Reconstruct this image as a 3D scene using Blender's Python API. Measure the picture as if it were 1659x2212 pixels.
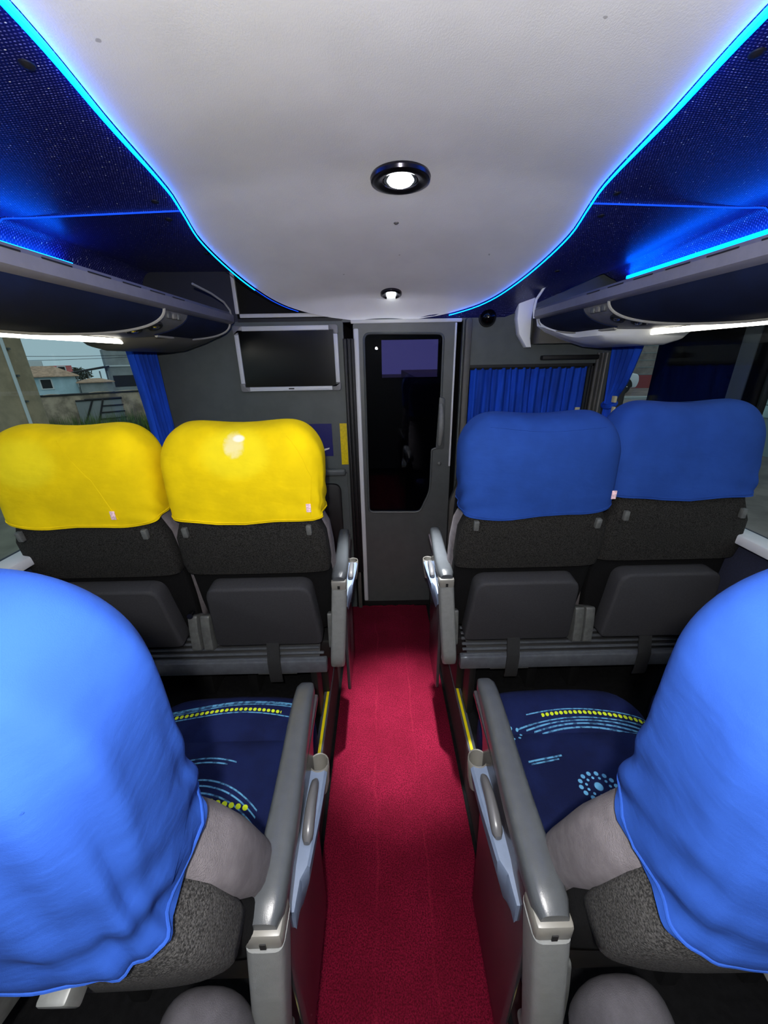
import bpy, bmesh, math, random
import numpy as np
from mathutils import Vector, Matrix
random.seed(7)
SC = bpy.context.scene
COL = SC.collection
PI = math.pi
for o in list(bpy.data.objects): bpy.data.objects.remove(o)

# ------------------------------------------------------------------ camera
CAM = (-0.035, 0.0, 1.52)
def setup_camera(pitch=22.0, yaw=0.5, roll=1.0):
    p, y, r = (math.radians(a) for a in (pitch, yaw, roll))
    f = Vector((math.sin(y)*math.cos(p), math.cos(y)*math.cos(p), -math.sin(p)))
    rt = Vector((math.cos(y), -math.sin(y), 0)); up = rt.cross(f)
    r2 = rt*math.cos(r) - up*math.sin(r); u2 = up*math.cos(r) + rt*math.sin(r)
    cd = bpy.data.cameras.new('camera'); cd.sensor_fit = 'AUTO'; cd.sensor_width = 36
    cd.lens = 820/2212*36; cd.clip_start = .01; cd.clip_end = 400
    co = bpy.data.objects.new('camera', cd); COL.objects.link(co)
    m = Matrix((r2, u2, -f)).transposed().to_4x4(); m.translation = CAM
    co.matrix_world = m
    SC.camera = co
setup_camera()

# ------------------------------------------------------------------ world, flash, exposure
w = bpy.data.worlds.new('overcast_sky'); SC.world = w; w.use_nodes = True
bg = w.node_tree.nodes['Background']
bg.inputs[0].default_value = (.30, .43, .48, 1); bg.inputs[1].default_value = 1.2
def lamp(name, kind, loc, energy, color=(1, 1, 1), **kw):
    l = bpy.data.lights.new(name, kind); l.energy = energy; l.color = color
    for k, v in kw.items(): setattr(l, k, v)
    o = bpy.data.objects.new(name, l); o.location = loc; COL.objects.link(o); return o
lamp('phone_flash', 'POINT', (CAM[0]-.012, -.06, CAM[2]+.10), 50.0, (1.0, .98, .96), shadow_soft_size=.012)
SC.view_settings.view_transform = 'Standard'; SC.view_settings.look = 'None'
SC.view_settings.gamma = 1; SC.view_settings.use_curve_mapping = False
SC.view_settings.exposure = 0.0

# ------------------------------------------------------------------ node helpers
def lin(c):
    f = lambda v: v/12.92 if v <= .04045 else ((v+.055)/1.055)**2.4
    return tuple(f(x/255) for x in c)+(1,)
class E:                                     # socket algebra on Math nodes
    def __init__(s, nt, sock): s.nt, s.k = nt, sock
    def _op(s, op, *a):
        n = s.nt.nodes.new('ShaderNodeMath'); n.operation = op
        for i, v in enumerate((s,)+a):
            if isinstance(v, E): s.nt.links.new(v.k, n.inputs[i])
            else: n.inputs[i].default_value = v
        return E(s.nt, n.outputs[0])
    def __add__(s, o): return s._op('ADD', o)
    def __sub__(s, o): return s._op('SUBTRACT', o)
    def __mul__(s, o): return s._op('MULTIPLY', o)
    def __truediv__(s, o): return s._op('DIVIDE', o)
    def lt(s, o): return s._op('LESS_THAN', o)
    def gt(s, o): return s._op('GREATER_THAN', o)
    def sin(s): return s._op('SINE')
    def abs(s): return s._op('ABSOLUTE')
    def mod(s, o): return s._op('FLOORED_MODULO', o)
    def floor(s): return s._op('FLOOR')
    def max(s, o): return s._op('MAXIMUM', o)
    def min(s, o): return s._op('MINIMUM', o)
    def pw(s, o): return s._op('POWER', o)
    def smooth(s, a, b):                     # 1 below a, 0 above b
        n = s.nt.nodes.new('ShaderNodeMapRange'); n.interpolation_type = 'SMOOTHSTEP'
        s.nt.links.new(s.k, n.inputs[0]); n.inputs[1].default_value = a; n.inputs[2].default_value = b
        n.inputs[3].default_value = 1; n.inputs[4].default_value = 0
        return E(s.nt, n.outputs[0])
def newmat(name):
    m = bpy.data.materials.new(name); m.use_nodes = True
    nt = m.node_tree; return m, nt, nt.nodes['Principled BSDF']
def coords(nt):
    t = nt.nodes.new('ShaderNodeTexCoord'); s = nt.nodes.new('ShaderNodeSeparateXYZ')
    nt.links.new(t.outputs['Object'], s.inputs[0])
    return t.outputs['Object'], E(nt, s.outputs[0]), E(nt, s.outputs[1]), E(nt, s.outputs[2])
def noise(nt, co, scale, detail=3, rough=.55, stretch=None):
    if stretch:
        mp = nt.nodes.new('ShaderNodeMapping'); mp.inputs['Scale'].default_value = stretch
        nt.links.new(co, mp.inputs[0]); co = mp.outputs[0]
    n = nt.nodes.new('ShaderNodeTexNoise'); n.inputs['Scale'].default_value = scale
    n.inputs['Detail'].default_value = detail; n.inputs['Roughness'].default_value = rough
    nt.links.new(co, n.inputs['Vector']); return E(nt, n.outputs[0])
def mixc(nt, fac, a, b):
    n = nt.nodes.new('ShaderNodeMix'); n.data_type = 'RGBA'
    for s, v in ((0, fac), (6, a), (7, b)):
        if isinstance(v, E): nt.links.new(v.k, n.inputs[s])
        elif hasattr(v, 'is_linked'): nt.links.new(v, n.inputs[s])
        else: n.inputs[s].default_value = v
    return n.outputs[2]
def bump(nt, b, h, strength, dist):
    n = nt.nodes.new('ShaderNodeBump'); n.inputs['Strength'].default_value = strength
    n.inputs['Distance'].default_value = dist; nt.links.new(h.k, n.inputs['Height'])
    nt.links.new(n.outputs[0], b.inputs['Normal'])
def pm(name, c, rough=.5, metal=0., var=0., vs=30., bs=0., bscale=300., spec=.5, stretch=None, sheen=0., bd=.002, coat=0.):
    """plain procedural material: colour with noise variation and fine bump"""
    m, nt, b = newmat(name); b.inputs['Roughness'].default_value = rough; b.inputs['Metallic'].default_value = metal
    b.inputs['Specular IOR Level'].default_value = spec
    if sheen: b.inputs['Sheen Weight'].default_value = sheen; b.inputs['Sheen Roughness'].default_value = .4
    if coat: b.inputs['Coat Weight'].default_value = coat; b.inputs['Coat Roughness'].default_value = .1
    co = coords(nt)[0]; L = lin(c)
    if var:
        n = noise(nt, co, vs, 4, .6, stretch)
        hi = tuple(min(1, v*(1+var)) for v in L[:3])+(1,); lo = tuple(v*max(0, 1-var) for v in L[:3])+(1,)
        f = n.smooth(.35, .65)
        nt.links.new(mixc(nt, f, hi, lo), b.inputs['Base Color'])
    else: b.inputs['Base Color'].default_value = L
    if bs: bump(nt, b, noise(nt, co, bscale, 2, .6, stretch), bs, bd)
    return m
def emit(name, c, s):
    m, nt, b = newmat(name); b.inputs['Base Color'].default_value = (.02, .02, .02, 1)
    b.inputs['Emission Color'].default_value = tuple(c)+(1,); b.inputs['Emission Strength'].default_value = s; return m
def glassmat(name, tint, ior=1.45, rough=0.):
    m = bpy.data.materials.new(name); m.use_nodes = True; nt = m.node_tree; nt.nodes.clear()
    o = nt.nodes.new('ShaderNodeOutputMaterial'); t = nt.nodes.new('ShaderNodeBsdfTransparent'); g = nt.nodes.new('ShaderNodeBsdfGlossy')
    lw = nt.nodes.new('ShaderNodeLayerWeight'); lw.inputs[0].default_value = .5; r0 = ((ior-1)/(ior+1))**2
    f = E(nt, lw.outputs['Facing']).pw(5.0)*(1-r0)+r0; mx = nt.nodes.new('ShaderNodeMixShader')
    t.inputs[0].default_value = tuple(tint)+(1,); g.inputs['Roughness'].default_value = rough
    nt.links.new(f.k, mx.inputs[0]); nt.links.new(t.outputs[0], mx.inputs[1]); nt.links.new(g.outputs[0], mx.inputs[2])
    nt.links.new(mx.outputs[0], o.inputs[0]); return m

# ------------------------------------------------------------------ materials
M = {}
def cover_mat(name, c, print_patch=None):
    m, nt, b = newmat(name); co, x, y, z = coords(nt); L = lin(c)
    b.inputs['Roughness'].default_value = .85
    b.inputs['Specular IOR Level'].default_value = .12
    n = noise(nt, co, 9, 3); base = mixc(nt, n.smooth(.3, .7), tuple(min(1, v*1.1) for v in L[:3])+(1,), tuple(v*.9 for v in L[:3])+(1,))
    if print_patch:                          # worn printed emblem on the back of the cover: pale oval with a faded white mark
        px, pz, mk = print_patch
        dx = (x-px)/.105; dz = (z-(pz-.035))/.075
        d = dx*dx+dz*dz+(noise(nt, co, 40, 3)-.5)*.25
        base = mixc(nt, d.smooth(.35, 1.15)*.4, base, lin((238, 226, 40)))
        if mk:
            ex = ((x-px+.002)/.030); ez = ((z-pz+.012)/.034)
            e = ex*ex+ez*ez+(noise(nt, co, 60, 4)-.5)*1.3
            base = mixc(nt, e.smooth(.2, 1.15)*.55, base, lin((226, 220, 190)))
            h = (((x-px-.012)/.017)*((x-px-.012)/.017)+((z-pz-.006)/.009)*((z-pz-.006)/.009))
            base = mixc(nt, h.smooth(.3, 1.3)*.8, base, lin((240, 238, 225)))
    nt.links.new(base, b.inputs['Base Color'])
    wv = noise(nt, co, 1400, 1)*.10+noise(nt, co, 22, 3, .5, (1, 1, 2.2))*1.0
    bump(nt, b, wv, .35, .004)
    return m
M['blue'] = cover_mat('blue_stretch_cloth', (31, 64, 136))
M['yel'] = cover_mat('yellow_stretch_cloth', (224, 194, 6), (0.0, 1.115, 1))
M['yel2'] = cover_mat('yellow_stretch_cloth_plain', (224, 194, 6), (-.10, 1.10, 0))
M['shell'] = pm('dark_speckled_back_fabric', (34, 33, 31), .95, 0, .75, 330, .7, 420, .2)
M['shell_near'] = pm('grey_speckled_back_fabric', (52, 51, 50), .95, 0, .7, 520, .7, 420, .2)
M['lowback'] = pm('recess_black', (11, 11, 12), .95, 0, .3, 300, .4, 500, .15)
M['hinge'] = pm('slate_grey_plush', (76, 74, 78), .9, 0, .12, 40, .5, 700, .2)
M['bolster'] = pm('grey_plush', (100, 95, 98), .9, 0, .12, 40, .5, 700, .2)
M['panel'] = pm('charcoal_moulded_plastic', (47, 47, 50), .75, 0, .1, 200, .3, 900, .3)
M['arm'] = pm('dark_grey_gloss_plastic', (67, 70, 73), .28, 0, .05, 60, .12, 900)
M['post'] = pm('silver_grey_plastic', (116, 118, 117), .45, 0, .06, 60, .25, 900)
M['cap'] = pm('light_grey_plastic', (116, 114, 108), .4)
M['sidep'] = pm('smoke_gloss_plastic', (58, 53, 57), .24, 0, .06, 30)
M['insert'] = pm('pale_blue_grey_plastic', (99, 112, 134), .6, 0, .05, 50)
M['lever'] = pm('graphite_plastic', (84, 84, 86), .3)
M['metal'] = pm('cast_grey_metal', (96, 98, 96), .5, .3, .15, 60)
M['chrome'] = pm('chrome_metal', (190, 192, 196), .2, 1)
M['alu'] = pm('ribbed_aluminium', (96, 100, 106), .42, .4, .1, 40)
M['black'] = pm('black_plastic', (14, 14, 15), .6)
M['rubber'] = pm('black_rubber', (20, 20, 21), .55, 0, .2, 40)
M['strap'] = pm('black_webbing', (26, 27, 28), .8, 0, .2, 300, .5, 500)
M['tag'] = pm('woven_tag', (226, 190, 196), .8, 0, .25, 160)
M['wall'] = pm('grey_textured_laminate', (78, 84, 84), .45, 0, .06, 14, .25, 800, .4)
M['wall2'] = pm('warm_grey_laminate', (76, 75, 71), .5, 0, .08, 20, .25, 700, .4)
M['wallside'] = pm('dark_navy_wall_carpet', (26, 30, 52), .9, 0, .2, 200)
M['door'] = pm('grey_door_plastic', (72, 76, 76), .42, 0, .06, 20, .2, 800)
M['white'] = pm('white_strip_plastic', (200, 200, 195), .45)
M['silver'] = pm('brushed_silver', (196, 199, 204), .45, .0)
M['greycorner'] = pm('grey_corner_plastic', (120, 120, 122), .45)
M['screen'] = pm('screen_glass', (8, 8, 10), .2, 0, 0, spec=.4)
M['sticker'] = pm('navy_sticker', (8, 10, 92), .4)
M['ystick'] = pm('yellow_reflective_tape', (214, 190, 0), .35, 0, .1, 90)
M['yline'] = pm('yellow_edge_tape', (232, 212, 0), .5)
M['navy'] = pm('navy_upholstery', (8, 20, 48), .85, 0, .2, 8, .4, 900, .25)
M['rail'] = pm('grey_anodised_rail', (128, 127, 136), .4, .15, .05, 30)
M['pipe'] = pm('grey_piping', (150, 148, 138), .6)
M['psu'] = pm('service_panel_grey', (108, 108, 106), .45, 0, .08, 60)
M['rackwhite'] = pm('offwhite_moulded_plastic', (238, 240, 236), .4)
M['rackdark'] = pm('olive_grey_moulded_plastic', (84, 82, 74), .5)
M['floor'] = pm('black_rubber_floor', (15, 15, 16), .9, 0, .3, 60, .4, 300, .15)
M['riser'] = pm('burgundy_riser_carpet', (44, 6, 14), .9, 0, .3, 90)
M['curtain'] = pm('royal_blue_curtain', (16, 66, 176), .8, 0, .3, 18, .35, 500, .25, (1, 1, .15))
M['band'] = pm('cream_band', (196, 190, 150), .8)
M['glass'] = glassmat('tinted_window_glass', (.90, .93, .93))
M['doorglass'] = glassmat('dark_door_glass', (.58, .58, .66), 1.32)
M['violetglass'] = glassmat('violet_patch_glass', (.55, .45, .75))
M['blackgloss'] = pm('gloss_black_pillar', (4, 4, 5), .12, 0, 0, spec=.25)
M['greystrip'] = pm('grey_pillar_strip', (58, 66, 74), .6)
M['dark'] = pm('cabin_black', (4, 4, 5), .9)
M['led'] = emit('cyan_led', (0.0, .16, 1.0), 13)
M['ledline'] = emit('blue_led_line', (0.0, .055, .8), 1.6)
M['ledrack'] = emit('blue_rack_led', (0.0, .10, 1.0), 24)
M['tube'] = emit('white_tube_light', (1.0, .96, .86), 7)
M['bulb'] = emit('white_bulb', (.92, .97, 1.0), 14)
M['reflector'] = pm('polished_reflector', (225, 228, 232), .15, 1)
M['ring'] = pm('dark_chrome_ring', (60, 58, 66), .2, .9)

def headliner_mat():
    m, nt, b = newmat('pale_grey_headliner'); co, x, y, z = coords(nt)
    b.inputs['Roughness'].default_value = .6
    a = mixc(nt, noise(nt, co, 5, 4).smooth(.3, .7), lin((246, 246, 243)), lin((238, 238, 235)))
    v = noise(nt, co, 26, 2, .5).smooth(.215, .235)       # a few small grey smudges
    a = mixc(nt, v*.5, a, lin((110, 104, 98)))
    nt.links.new(a, b.inputs['Base Color'])
    bump(nt, b, noise(nt, co, 420, 2, .6, (1, .5, 1)), .3, .0015); return m
M['headliner'] = headliner_mat()
def meshpanel_mat():
    m, nt, b = newmat('navy_mesh_fabric_panel'); co, x, y, z = coords(nt)
    c = .0062
    jx = (noise(nt, co, 60, 2)-.5)*.004
    xx = x+jx; row = (y/c).floor()
    off = row.mod(2.0)*.5
    ux = (xx/c+off); fx = ux-ux.floor()-.5; vy = y/c; fy = vy-vy.floor()-.5
    d = fx*fx+fy*fy*1.6
    dot = d.smooth(.02, .11)
    wn = nt.nodes.new('ShaderNodeTexWhiteNoise'); wn.noise_dimensions = '2D'
    cb = nt.nodes.new('ShaderNodeCombineXYZ'); nt.links.new(ux.floor().k, cb.inputs[0]); nt.links.new(row.k, cb.inputs[1])
    nt.links.new(cb.outputs[0], wn.inputs['Vector']); r = E(nt, wn.outputs[0])
    fac = dot*(r*r*.8+.25)
    sp = dot*r.gt(.985)  # rare bright dots put the weave's specular glitter into the colour
    base = mixc(nt, fac, lin((14, 20, 82)), lin((150, 150, 205)))
    base = mixc(nt, sp, base, lin((250, 248, 230)))
    nt.links.new(base, b.inputs['Base Color'])
    b.inputs['Roughness'].default_value = .34; b.inputs['Specular IOR Level'].default_value = .35
    bump(nt, b, dot, .3, .002); return m
M['mesh'] = meshpanel_mat()
def carpet_mat():
    m, nt, b = newmat('red_needle_carpet'); co, x, y, z = coords(nt)
    b.inputs['Roughness'].default_value = .95; b.inputs['Specular IOR Level'].default_value = .1
    n1 = noise(nt, co, 260, 3); n2 = noise(nt, co, 5, 4)
    a = mixc(nt, n1.smooth(.3, .7), lin((140, 22, 54)), lin((76, 8, 24)))
    a = mixc(nt, n2.smooth(.35, .7)*.4, a, lin((78, 6, 22)))
    wob = (noise(nt, co, 2.2, 3, .6, (0.001, 1, 1))-.5)*.09
    brk = noise(nt, co, 9, 4, .65, (.5, .35, 1)).smooth(.38, .58)
    for x0, wd in ((-.075, .0028), (.085, .0022)):
        l = (x-x0-wob).abs().smooth(wd*.3, wd*2.2)
        a = mixc(nt, l*brk*.10, a, lin((214, 60, 84)))
    nt.links.new(a, b.inputs['Base Color'])
    bump(nt, b, noise(nt, co, 500, 2), .8, .004); return m
M['carpet'] = carpet_mat()
def cushion_mat(side):
    m, nt, b = newmat('navy_patterned_velour_%s' % side); co, x, y, z = coords(nt)
    b.inputs['Roughness'].default_value = .9; b.inputs['Specular IOR Level'].default_value = .15
    a = mixc(nt, noise(nt, co, 10, 3).smooth(.35, .65), lin((17, 27, 68)), lin((9, 15, 46)))
    a = mixc(nt, noise(nt, co, 700, 1).smooth(.3, .7)*.4, a, lin((20, 31, 76)))
    LB, YG = lin((96, 160, 200)), lin((196, 216, 40))
    brk = noise(nt, co, 90, 2).smooth(.42, .66)
    def line(f, w, x0, x1, k=1.0):
        nonlocal a
        d = (y-f).abs().smooth(w*.6, w*1.5)*x.gt(x0)*x.lt(x1)*(brk*.75+.2)
        a = mixc(nt, d*k, a, LB)
    def dots(f, sp, r, x0, x1):
        nonlocal a
        fx = x.mod(sp)-sp/2; dy = y-f
        a = mixc(nt, (fx*fx+dy*dy).smooth(r*r*.7, r*r*1.2)*x.gt(x0)*x.lt(x1), a, YG)
    if side == 'left':                       # x, y are relative to the seat
        f = ((x+.09)*14.0).sin()*.012+.484
        dots(f, .0126, .0048, -.17, .13)
        line(f-.009, .0013, -.2, .18)
        for k in range(4): line(f+(x*.045+.014)+k*.006-.002*k*k*.4, .0013, -.2, .16)
        g = (x+.02)*(x+.02)*-2.2
        for k, (o_, x0, x1) in enumerate(((.373, -.2, .05), (.363, -.2, .03), (.354, -.2, -.09))): line(g+o_, .0016, x0, x1)
        g = (x+.02)*(x+.02)*-3.0
        for o_ in (.322, .309, .294): line(g+o_, .0017, -.2, .13)
        dots((x+.03)*-.17+.284, .0158, .0060, -.08, .112)
    else:
        f = ((x+.12)*11.0).sin()*.017+.448
        dots(f, .0126, .0048, -.06, .23)
        line(f+.009, .0014, -.1, .23)
        for k in range(4): line(f-(x*-.02+.014)-k*.007, .0014, -.13+.02*k, .23)
        line((x+.10)*.16+.350, .002, -.135, -.05); line((x+.10)*.16+.343, .0016, -.13, -.06)
        for (cx, cy, R, n, r) in ((.0, .285, .034, 14, .0048), (.0, .285, .0225, 11, .0030), (.0, .285, .0, 1, .009), (-.145, .418, .016, 7, .0034), (.17, .56, .02, 8, .004)):
            for i in range(n):
                px, py = cx+R*1.15*math.cos(2*PI*i/n), cy+R*.85*math.sin(2*PI*i/n)
                dx, dy = x-px, y-py
                a = mixc(nt, (dx*dx+dy*dy).smooth(r*r*.7, r*r*1.25), a, LB)
    nt.links.new(a, b.inputs['Base Color'])
    bump(nt, b, noise(nt, co, 600, 2), .4, .002); return m
M['cushL'] = cushion_mat('left'); M['cushR'] = cushion_mat('right')

# ------------------------------------------------------------------ mesh helpers
def mesh(name, V, F, mat, parent=None, smooth=True, kind=None, ang=40):
    me = bpy.data.meshes.new(name); me.from_pydata([tuple(v) for v in V], [], F); me.update()
    bm = bmesh.new(); bm.from_mesh(me); bmesh.ops.recalc_face_normals(bm, faces=bm.faces); bm.to_mesh(me); bm.free()
    if smooth:
        me.polygons.foreach_set('use_smooth', [True]*len(me.polygons))
        me.set_sharp_from_angle(angle=math.radians(ang))
    o = bpy.data.objects.new(name, me); COL.objects.link(o)
    me.materials.append(M[mat] if isinstance(mat, str) else mat)
    if parent is not None: o.parent = parent
    if kind: o['kind'] = kind
    return o
def tag(o, label, cat, group=None):
    o['label'] = label; o['category'] = cat
    if group: o['group'] = group
    return o
def struct(o): o['kind'] = 'structure'; return o
def empty(name, loc=(0, 0, 0)):
    o = bpy.data.objects.new(name, None); o.location = loc; o.empty_display_size = .05; COL.objects.link(o); return o
def boxvf(x0, x1, y0, y1, z0, z1):
    V = [(x, y, z) for x in (x0, x1) for y in (y0, y1) for z in (z0, z1)]
    return V, [(0, 1, 3, 2), (4, 6, 7, 5), (0, 4, 5, 1), (2, 3, 7, 6), (0, 2, 6, 4), (1, 5, 7, 3)]
def join(*vf):
    V, F = [], []
    for v, f in vf:
        n = len(V); V += list(v); F += [tuple(i+n for i in q) for q in f]
    return V, F
def box(name, x0, x1, y0, y1, z0, z1, mat, parent=None, bev=.0, seg=2, xf=None):
    V, F = boxvf(min(x0, x1), max(x0, x1), min(y0, y1), max(y0, y1), min(z0, z1), max(z0, z1))
    if bev:
        bm = bmesh.new(); vs = [bm.verts.new(v) for v in V]
        for f in F: bm.faces.new([vs[i] for i in f])
        bmesh.ops.recalc_face_normals(bm, faces=bm.faces)
        bmesh.ops.bevel(bm, geom=bm.edges[:], offset=bev, segments=seg, profile=.5, affect='EDGES')
        V = [v.co.copy() for v in bm.verts]; bm.verts.index_update(); F = [tuple(v.index for v in f.verts) for f in bm.faces]; bm.free()
    if xf: V = [xf(*v) for v in V]
    return mesh(name, V, F, mat, parent)
def tubevf(pts, r, n=8, closed=False):
    P = [Vector(p) for p in pts]; V, F = [], []; N = len(P); prev = None
    for i, p in enumerate(P):
        a = P[(i-1) % N] if (closed or i) else p; b = P[(i+1) % N] if (closed or i < N-1) else p
        t = (b-a).normalized()
        if prev is None:
            u = t.cross(Vector((0, 0, 1))); u = u if u.length > .1 else t.cross(Vector((1, 0, 0)))
        else: u = prev-t*prev.dot(t)
        u.normalize(); prev = u; w_ = t.cross(u); rr = r[i] if hasattr(r, '__len__') else r
        for k in range(n):
            an = 2*PI*k/n; V.append(p+(u*math.cos(an)+w_*math.sin(an))*rr)
    for i in range(N if closed else N-1):
        j = (i+1) % N
        for k in range(n): F.append((i*n+k, i*n+(k+1) % n, j*n+(k+1) % n, j*n+k))
    if not closed: F += [tuple(range(n))[::-1], tuple(range((N-1)*n, N*n))]
    return V, F
def tube(name, pts, r, mat, parent=None, n=8, closed=False):
    return mesh(name, *tubevf(pts, r, n, closed), mat, parent)
def gridvf(fn, nu, nv):
    V = [fn(i/(nu-1), j/(nv-1)) for i in range(nu) for j in range(nv)]
    F = [(i*nv+j, i*nv+j+1, (i+1)*nv+j+1, (i+1)*nv+j) for i in range(nu-1) for j in range(nv-1)]
    return V, F
def slabvf(fo, fi, nu, nv):                 # closed solid between two grids
    A, FA = gridvf(fo, nu, nv); B, FB = gridvf(fi, nu, nv); n = len(A); V = A+B
    F = FA+[tuple(i+n for i in q[::-1]) for q in FB]
    ring = [(i, 0) for i in range(nu)]+[(nu-1, j) for j in range(1, nv)]+[(i, nv-1) for i in range(nu-2, -1, -1)]+[(0, j) for j in range(nv-2, 0, -1)]
    ids = [i*nv+j for i, j in ring]
    for a, b in zip(ids, ids[1:]+ids[:1]): F.append((a, b, b+n, a+n))
    return V, F
def slab(name, fo, fi, nu, nv, mat, parent=None): return mesh(name, *slabvf(fo, fi, nu, nv), mat, parent)
def loftvf(secs, cap0=True, cap1=True):
    n = len(secs[0]); V = [p for s in secs for p in s]; F = []
    for i in range(len(secs)-1):
        for k in range(n): F.append((i*n+k, i*n+(k+1) % n, (i+1)*n+(k+1) % n, (i+1)*n+k))
    if cap0: F.append(tuple(range(n))[::-1])
    if cap1: F.append(tuple(range((len(secs)-1)*n, len(secs)*n)))
    return V, F
def lathevf(prof, n=32, axis='z', c=(0, 0, 0)):
    secs = []
    for r, h in prof:
        s = []
        for k in range(n):
            a = 2*PI*k/n; x, y, z = r*math.cos(a), r*math.sin(a), h
            if axis == 'y': x, y, z = x, h, y
            if axis == 'x': x, y, z = h, x, y
            s.append((c[0]+x, c[1]+y, c[2]+z))
        secs.append(s)
    return loftvf(secs)
def spow(v, e): return math.copysign(abs(v)**e, v)
def superell(a, b, n, N, cx=0, cy=0):
    return [(cx+a*spow(math.cos(2*PI*k/N), 2/n), cy+b*spow(math.sin(2*PI*k/N), 2/n)) for k in range(N)]
def rounded(pts, r, seg=5):                  # rounded polygon; r number or list
    out = []; n = len(pts)
    for i, p in enumerate(pts):
        p = Vector(p); a = Vector(pts[i-1]); b = Vector(pts[(i+1) % n]); rr = r[i] if hasattr(r, '__len__') else r
        u = (a-p); v = (b-p); d = min(rr, u.length*.48, v.length*.48); A = p+u.normalized()*d; B = p+v.normalized()*d
        for k in range(seg+1):
            t = k/seg; out.append(tuple(A*(1-t)**2+p*2*t*(1-t)+B*t*t))
    return out
def prism(name, pts, d0, d1, mat, parent=None, plane='xz', bev=0., xf=None, seg=2):
    bm = bmesh.new()
    def P(a, b, d): return {'xz': (a, d, b), 'xy': (a, b, d), 'yz': (d, a, b)}[plane]
    A = [bm.verts.new(P(a, b, d0)) for a, b in pts]; B = [bm.verts.new(P(a, b, d1)) for a, b in pts]; n = len(pts)
    fa = bm.faces.new(A); fb = bm.faces.new(B[::-1])
    for i in range(n): bm.faces.new((A[i], A[(i+1) % n], B[(i+1) % n], B[i]))
    bmesh.ops.recalc_face_normals(bm, faces=bm.faces)
    if bev: bmesh.ops.bevel(bm, geom=list(set(fa.edges[:]+fb.edges[:])), offset=bev, segments=seg, profile=.5, affect='EDGES')
    bm.verts.index_update(); V = [v.co.copy() for v in bm.verts]; F = [tuple(v.index for v in f.verts) for f in bm.faces]; bm.free()
    if xf: V = [xf(*v) for v in V]
    return mesh(name, V, F, mat, parent, ang=35)
def plate_hole(name, outer, inner, d0, d1, mat, parent=None, plane='xz'):
    bm = bmesh.new()
    def P(a, b, d): return {'xz': (a, d, b), 'yz': (d, a, b)}[plane]
    loops = []
    for d in (d0, d1):
        E_ = []
        for pts in (outer, inner):
            vs = [bm.verts.new(P(a, b, d)) for a, b in pts]; loops.append(vs)
            E_ += [bm.edges.new((vs[i], vs[(i+1) % len(vs)])) for i in range(len(vs))]
        bmesh.ops.triangle_fill(bm, use_beauty=True, edges=E_)
    for A, B in ((loops[0], loops[2]), (loops[1], loops[3])):
        for i in range(len(A)): bm.faces.new((A[i], A[(i+1) % len(A)], B[(i+1) % len(A)], B[i]))
    bmesh.ops.recalc_face_normals(bm, faces=bm.faces)
    bm.verts.index_update(); V = [v.co.copy() for v in bm.verts]; F = [tuple(v.index for v in f.verts) for f in bm.faces]; bm.free()
    return mesh(name, V, F, mat, parent, ang=30)
def crom(xs, ys, x):                         # smooth interpolation
    if x <= xs[0]: return ys[0]
    if x >= xs[-1]: return ys[-1]
    i = max(k for k in range(len(xs)-1) if xs[k] <= x)
    h = xs[i+1]-xs[i]; t = (x-xs[i])/h
    def m(k):
        if k == 0: return (ys[1]-ys[0])/(xs[1]-xs[0])
        if k == len(xs)-1: return (ys[-1]-ys[-2])/(xs[-1]-xs[-2])
        return (ys[k+1]-ys[k-1])/(xs[k+1]-xs[k-1])
    return ((1+2*t)*(1-t)**2*ys[i]+t*(1-t)**2*h*m(i)+t*t*(3-2*t)*ys[i+1]+t*t*(t-1)*h*m(i+1))
def sstep(a, b, x):
    t = max(0., min(1., (x-a)/(b-a))); return t*t*(3-2*t)

# ================================================================== THE BUS SHELL
YB, YF = -1.3, 2.10          # rear end and front partition
PZ = .20                     # raised platform beside the aisle
HALF = 1.17
struct(mesh('floor', *join(boxvf(-.27, .27, YB, YF+.2, -.05, 0), boxvf(-HALF, -.27, YB, YF, -.05, PZ), boxvf(.27, HALF, YB, YF, -.05, PZ)), 'floor', smooth=False))
for i, s in enumerate((-1, 1)):
    struct(box('trim_%d' % (1+i), s*.272, s*.2615, -.6, 2.0, .012, PZ-.004, 'riser'))
    e = struct(box('trim_%d' % (3+i), s*.264, s*.292, -.6, 2.0, PZ-.006, PZ+.004, 'alu', bev=.0015))
    yl = box('yellow_tape', s*.271, s*.281, -.6, 2.0, PZ+.0035, PZ+.0055, 'yline', e)
cr = box('aisle_carpet', -.25, .25, -.9, 2.085, 0.0, .012, 'carpet', bev=.004)
tag(cr, 'red carpet runner along the aisle floor up to the door', 'carpet')
fr = tube('frayed_edge', [(-.17+.34*k/14, 2.083+.004*math.sin(k*1.9), .012+.003*math.sin(k*2.7)) for k in range(15)], .004, 'carpet', cr, 5)

# side walls with window openings
WZ0, WZ1 = .96, 1.66
for nm, s in (('wall_left', -1), ('wall_right', 1)):
    W = struct(mesh(nm, *join(boxvf(min(s*HALF, s*(HALF+.05)), max(s*HALF, s*(HALF+.05)), YB, 3.65, -.05, WZ0), boxvf(min(s*HALF, s*(HALF+.05)), max(s*HALF, s*(HALF+.05)), YB, 3.65, WZ1, 2.1),
        boxvf(min(s*HALF, s*(HALF+.05)), max(s*HALF, s*(HALF+.05)), 2.03, 3.65, WZ0, WZ1)), 'wallside', smooth=False))
    box('window_sill', s*(HALF-.05), s*(HALF+.02), YB, 2.05, WZ0-.02, WZ0+.012, 'silver', W, .006)
    box('window_pillar', s*(HALF-.02), s*(HALF+.03), 1.995, 2.06, WZ0, WZ1, 'wall2', W, .006)
    box('window_pillar', s*(HALF-.012), s*(HALF+.03), 1.965, 1.985, WZ0, WZ1, 'rubber', W, .004)
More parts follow.
